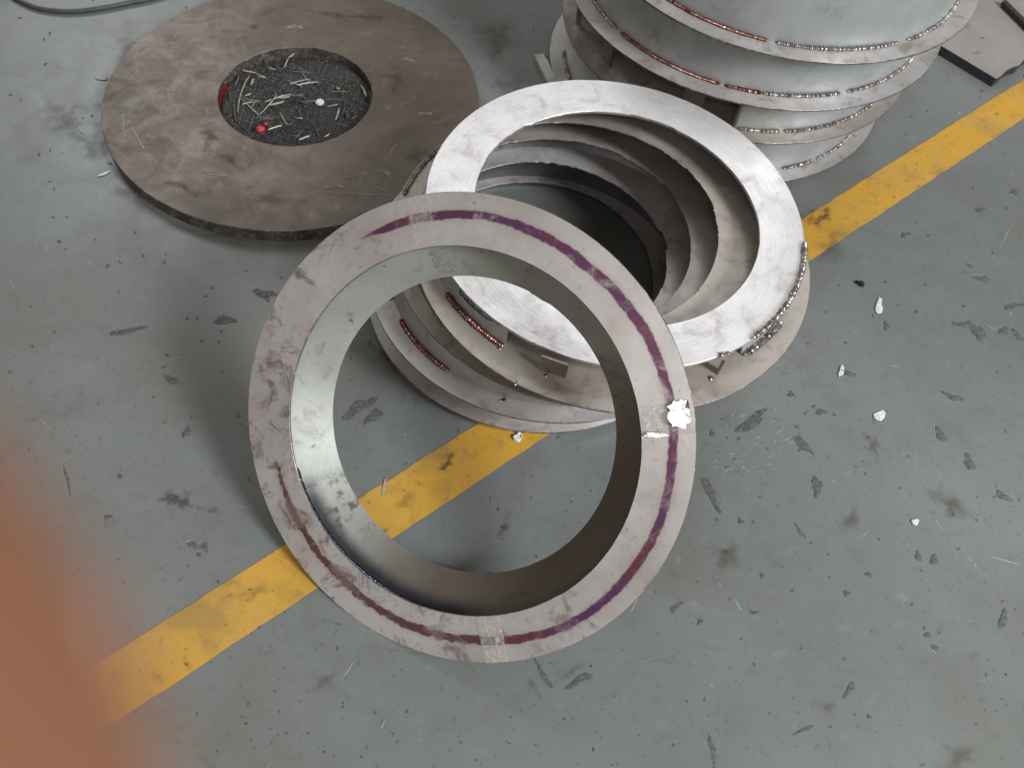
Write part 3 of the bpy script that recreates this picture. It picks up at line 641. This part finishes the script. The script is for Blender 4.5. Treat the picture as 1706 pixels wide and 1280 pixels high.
def cone_mat():
    q = NT('cone_sheet'); n1 = q.noise(5, 5, .6, w=60); n2 = q.noise(18, 6, .68, dist=.6, w=63); r, a, pv = q.polar(1, 1)
    col = q.mix(q.step(n1, .3, .7), (.285, .295, .265), (.375, .385, .355))
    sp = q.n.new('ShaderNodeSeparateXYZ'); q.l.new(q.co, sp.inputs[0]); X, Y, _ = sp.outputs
    grime_shade = q.step(q.math('ADD', q.math('MULTIPLY_ADD', X, .55, q.math('MULTIPLY', Y, -1.0)), q.math('MULTIPLY', q.math('SUBTRACT', n1, .5), .25)), -.02, .22)     # brown grime along the lower side, deepened with painted shade
    col = q.mix(q.math('MULTIPLY', grime_shade, .88), col, (.105, .078, .056))
    col = q.mix(q.math('MULTIPLY', q.step(n2, .52, .70), .55), col, (.15, .115, .09))
    col = q.mix(q.math('MULTIPLY', q.step(q.noise(60, 4, .6, w=70), .64, .72), .6), col, (.05, .04, .03))
    rn = q.math('ADD', r, q.math('MULTIPLY', q.math('SUBTRACT', n2, .5), .012))
    arc = q.math('MULTIPLY', q.step(a, -3.02, -2.75), q.step(a, -1.45, -1.75))
    gap_shade_stain = q.math('MULTIPLY', q.step(rn, .206 * S, .222 * S), arc)                    # painted shadow band behind the flange edge, with blue black stain
    col = q.mix(q.math('MULTIPLY', gap_shade_stain, .95), col, (.016, .017, .026))
    smear = q.math('MULTIPLY', q.math('MULTIPLY', q.step(a, -2.95, -2.80), q.step(a, -2.35, -2.55)), q.step(q.noise(26, 5, .7, w=81), .46, .60))
    col = q.mix(q.math('MULTIPLY', smear, .8), col, (.05, .035, .03))
    q.bump(q.noise(150, 3, .6), .2, .0007); return q.set(col, q.math('MULTIPLY_ADD', n2, .25, .36), .4)
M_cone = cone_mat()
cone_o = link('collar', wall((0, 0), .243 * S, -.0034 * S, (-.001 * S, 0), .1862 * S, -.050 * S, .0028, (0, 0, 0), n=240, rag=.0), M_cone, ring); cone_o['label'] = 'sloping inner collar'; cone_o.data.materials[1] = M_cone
def front_at(px, py, off=0.0):
    d = ray(px, py); c = FC + FN * off; t_ = (c - EYE).dot(FN) / d.dot(FN); v = EYE + d * t_ - FC
    return Vector((v.dot(FX), v.dot(FY), off))
# weld line inside, where the collar meets the back of the flange (blue heat tint)
M_blue = weld('weld_blue', ((.02, .035, .08), (.05, .05, .09), (.10, .08, .07)), .3)
pts = [(.2275 * S * math.cos(a), .2275 * S * math.sin(a), -.0155 * S) for a in np.linspace(math.radians(188), math.radians(268), 40)]
bead('weld_bead', pts, .0050, M_blue, ring, 5)
# clear tape strips across the plate
def film(name, a_mid, width, r0, r1, mat, seed, z=.0007, wr=.0006, follow=False):
    r = random.Random(seed); V = []; F = []; nu, nv = 26, 16
    hs = [[r.uniform(0, 1) for _ in range(nv + 1)] for _ in range(nu + 1)]
    for i in range(nu + 1):
        for j in range(nv + 1):
            rr = r0 + (r1 - r0) * i / nu; w = (j / nv - .5) * width + (r.uniform(-.001, .001) if j in (0, nv) else 0)
            rad = Vector((math.cos(a_mid), math.sin(a_mid), 0)); tn = Vector((-rad.y, rad.x, 0)); e = 1 if 0 < j < nv else 0
            zz = z + wr * hs[i][j] * e
            if follow: zz += -.0034 * S + (-.0466 * S) * ((.243 * S - rr) / ((.243 - .1862) * S))
            V.append(rad * rr + tn * w + Vector((0, 0, zz)))
    for i in range(nu):
        for j in range(nv): k = i * (nv + 1) + j; F.append((k, k + 1, k + nv + 2, k + nv + 1))
    o = link(name, mesh(name, V, F, True, 80), mat, ring); return o
def film_mat(name, alpha, col, rough=.12):
    q = NT(name); n = q.noise(120, 3, .6); q.bump(n, .35, .0008)
    return q.set(col, rough, 0.0, Alpha=q.math('MULTIPLY_ADD', q.step(n, .45, .7), alpha, alpha * .5), Coat_Weight=1.0, Coat_Roughness=.06)
M_film = film_mat('clear_tape', .30, (.62, .58, .54)); M_film2 = film_mat('clouded_tape', .55, (.60, .56, .50), .2)
M_foil_glare = steel('silver_foil_glare', (.60, .62, .61), (.82, .84, .83), (.4, .4, .4), .2, (.16, .28), .9, 40, off=80, spots=.1)
film('tape_strip', math.radians(91.5), .038, .2185 * S, .2755 * S, M_film, 1)
film('tape_strip', math.radians(1.4), .046, .2195 * S, .2762 * S, M_film, 2, wr=.0022)
film('tape_strip', math.radians(-85), .040, .2185 * S, .2765 * S, M_film2, 3)
o = film('foil_glare_patch', math.radians(90.2), .034, .1885 * S, .2150 * S, M_foil_glare, 4, z=.0020, wr=.0024, follow=True); o['label'] = 'crinkled silver foil standing for glare on the tape, inner collar'
def glint(px, py, w, h, seed):  # tilted mirror patch added to give the clear tape its glare
    c = front_at(px, py); r = random.Random(seed); V = []; F = []; n = 6
    for i in range(n + 1):
        for j in range(n + 1):
            e = (i in (0, n)) + (j in (0, n)); x, y = (i / n - .5) * w, (j / n - .5) * h
            if e: x += r.uniform(-.10, .10) * w; y += r.uniform(-.10, .10) * h
            if e == 2: x *= .72; y *= .78
            V.append(c + Vector((x, y, .0042 - .085 * x - .095 * y + r.uniform(0, .0008))))
    for i in range(n):
        for j in range(n): k = i * (n + 1) + j; F.append((k, k + 1, k + n + 2, k + n + 1))
    link('foil_glare_patch', mesh('foil_glare_patch', V, F, True, 80), M_foil_glare, ring)
glint(1134, 690, .030, .036, 3)
glint(1092, 724, .034, .007, 6)

# ================================================================== things at the edges of the view
def plate():
    # level sheet of steel, corner near (1660,130); one long straight edge runs up left, a torched edge runs up right
    lv = .02; c0 = at(1660, 131, lv); a = at(1562, 72, lv); b = at(1706, 100, lv); e1 = (a - c0).normalized(); e2 = (b - c0).normalized(); r = random.Random(9)
    P = [c0]
    n = 26; L2 = .75
    for i in range(1, n + 1): P.append(c0 + e2 * (L2 * i / n) + Vector((r.uniform(-.004, .004), r.uniform(-.004, .004), 0)))
    P += [c0 + e2 * L2 + e1 * .42, c0 + e1 * .42]; t_ = .02 * S
    org = Vector((c0.x, c0.y, 0)); k = len(P); V = [(p_ - org) for p_ in P] + [Vector((p_.x - org.x, p_.y - org.y, .0005)) for p_ in P]
    o = thing('steel_plate', 'flat grey steel plate with dark cut edges, lying beside the tall ring stack', 'steel plate', org)
    link('plate_face', mesh('plate_face', V[:k], [tuple(range(k))], False), M_plate, o)
    F = [(i, (i + 1) % k, k + (i + 1) % k, k + i) for i in range(k)] + [tuple(range(k, 2 * k))]
    link('plate_edge', mesh('plate_edge', V, F, False), M_plate_edge, o)
    for s_ in ((1635, 63, 26, 9, -4, M_st_dark), (1628, 88, 40, 16, -20, M_st_soft), (1600, 40, 60, 40, 0, M_st_soft)): patch('stain', *s_[:5], s_[5], o, lvl=lv, base=.0006 + _z[0] * .1)
plate()
def tube(name, P, rad, mat, label, cat, ns=10):
    V = []; F = []; org = P[0].copy(); org.z = 0
    for i, q_ in enumerate(P):
        tg = (P[min(i + 1, len(P) - 1)] - P[max(i - 1, 0)]).normalized(); sd = tg.cross(Vector((0, 0, 1))).normalized(); up = sd.cross(tg)
        for k in range(ns): V.append(q_ - org + sd * rad * math.cos(2 * PI * k / ns) + up * rad * math.sin(2 * PI * k / ns))
    for i in range(len(P) - 1):
        for k in range(ns): F.append((i * ns + k, i * ns + (k + 1) % ns, (i + 1) * ns + (k + 1) % ns, (i + 1) * ns + k))
    F += [tuple(range(ns)), tuple(range((len(P) - 1) * ns, len(P) * ns))]
    o = link(name, mesh(name, V, F, True, 50), mat); o.location = org; tag(o, label, cat)
lv = .02 + .0075
a, b = at(1672, 4, lv), at(1730, 62, lv); d_ = (b - a)
tube('steel_rod', [a + d_ * (1.6 * u / 11) for u in range(12)], .0095, plain('dark_rod', (.035, .03, .032), .45, .4), 'short dark steel rod lying on the grey plate', 'rod', 14)
ctrl = [(-40, -60), (0, -22), (28, -2), (60, 12), (100, 18), (140, 17), (180, 11), (215, 4), (250, -3), (300, -18), (360, -40)]
P = []
for i in range(len(ctrl) - 1):
    for u in np.linspace(0, 1, 6, endpoint=False):
        p0 = ctrl[max(i - 1, 0)]; p1 = ctrl[i]; p2 = ctrl[i + 1]; p3 = ctrl[min(i + 2, len(ctrl) - 1)]
        f = lambda k: .5 * (2 * p1[k] + (p2[k] - p0[k]) * u + (2 * p0[k] - 5 * p1[k] + 4 * p2[k] - p3[k]) * u * u + (3 * p1[k] - p0[k] - 3 * p2[k] + p3[k]) * u ** 3)
        P.append(at(f(0), f(1), .005))
tube('cable', P, .0062, plain('grey_cable', (.07, .072, .07), .5), 'dark grey cable curving across the floor beyond the brown disc', 'cable')
def offcut():
    q0 = at(897, 90, .012); q1 = at(935, 165, .012); d = q1 - q0; L = d.length; d.normalize(); sd = Vector((-d.y, d.x, 0)); w = .026
    org = Vector((q0.x, q0.y, 0)); V = []; F = []
    prof = [(0, -w / 2), (0.003, w * .1), (0, w / 2), (.03, w / 2 + .002), (L + .02, w / 2), (L + .02, -w / 2)]
    for z in (.0, .012 * S):
        for (u, v) in prof: V.append(d * u + sd * v + Vector((0, 0, z + .002)))
    k = len(prof); F = [tuple(range(k)), tuple(range(k, 2 * k))] + [(i, (i + 1) % k, k + (i + 1) % k, k + i) for i in range(k)]
    o = link('steel_offcut', mesh('steel_offcut', V, F, False), M_offcut); o.location = org; tag(o, 'narrow pale green steel offcut between the disc and the tall ring stack', 'offcut')
offcut()

# ================================================================== the hand whose fingertip covers a corner of the lens
def hand():
    cx, cy, d = -235, 1290, .0115                       # fingertip pad, 17 mm in front of the lens
    T = EYE + ray(cx, cy) * d
    ax = (-CR * .86 - CU * .40 - CF * .30).normalized()  # from the tip back to the knuckle
    lat = ax.cross(CF).normalized(); lat = lat if lat.dot(CU) < 0 else -lat      # towards the other fingers (downwards)
    bk = lat.cross(ax).normalized(); bk = bk if bk.dot(CF) > 0 else -bk
    V = []; E = []; R = []
    def v(p_, r_): V.append(p_); R.append(r_); return len(V) - 1
    def chain(i, pts):
        for p_, r_ in pts: k = v(p_, r_); E.append((i, k)); i = k
    K = T + ax * .078 + bk * .004
    palm0 = v(K + ax * .055 + lat * .030, .022)          # root in the palm
    wrist = v(K + ax * .098 + lat * .034, .023); E.append((palm0, wrist)); chain(wrist, [(K + ax * .16 + lat * .045, .027)])
    k1 = v(K + ax * .008, .0115); E.append((palm0, k1))
    chain(k1, [(T + ax * .046 + bk * .006, .0093), (T + ax * .022 + bk * .003, .0098), (T + ax * .007, .0118), (T - ax * .004, .0122)])
    for n, L in ((1, 1.06), (2, .98), (3, .8)):
        b = K + ax * (.008 + .003 * n) + lat * (.0205 * n); k = v(b, .0112 - .0006 * n); E.append((palm0, k))
        chain(k, [(b - ax * .026 * L - bk * .022 * L + lat * .002, .0092), (b - ax * .006 - bk * .042 * L + lat * .002, .0084), (b + ax * .016 - bk * .040 * L + lat * .002, .0076)])
    tb = v(K + ax * .052 - bk * .010 - lat * .002, .0145); E.append((palm0, tb))
    chain(tb, [(K + ax * .022 - bk * .030 - lat * .016, .0115), (K - ax * .006 - bk * .038 - lat * .022, .0095), (K - ax * .026 - bk * .040 - lat * .022, .0080)])
    me = bpy.data.meshes.new('hand'); me.from_pydata([tuple(p_ - T) for p_ in V], E, []); o = link('hand', me); o.location = T
    sk = o.modifiers.new('skin', 'SKIN'); sk.use_smooth_shade = True
    for i, r_ in enumerate(R): me.skin_vertices[0].data[i].radius = (r_, r_)
    me.skin_vertices[0].data[palm0].use_root = True
    o.modifiers.new('sub', 'SUBSURF').render_levels = 3; o.modifiers['sub'].levels = 2
    q = NT('skin'); n = q.noise(90, 4, .6)  # base colour darkened all over, in place of shade from an unseen phone
    q.set(q.mix(q.step(n, .3, .7), (.245, .108, .060), (.28, .124, .070)), .7, 0.0, Specular_IOR_Level=.15, Subsurface_Weight=.2, Subsurface_Scale=.006); q.b.inputs['Subsurface Radius'].default_value = (1, .35, .2)
    me.materials.append(q.m)
    tag(o, 'out of focus bare fingertip reaching into the corner, close to the lens', 'hand')
    nail_c = T + ax * .004 + bk * .0066
    bm = bmesh.new(); bmesh.ops.create_uvsphere(bm, u_segments=16, v_segments=10, radius=1)
    for w in bm.verts: w.co = ax * (w.co.x * .0066) + lat * (w.co.y * .0056) + bk * (w.co.z * .0018)
    mn = bpy.data.meshes.new('nail'); bm.to_mesh(mn); bm.free(); nl = link('fingernail', mn, plain('nail', (.55, .30, .24), .3, var=.05), o); nl.location = nail_c - T
hand()
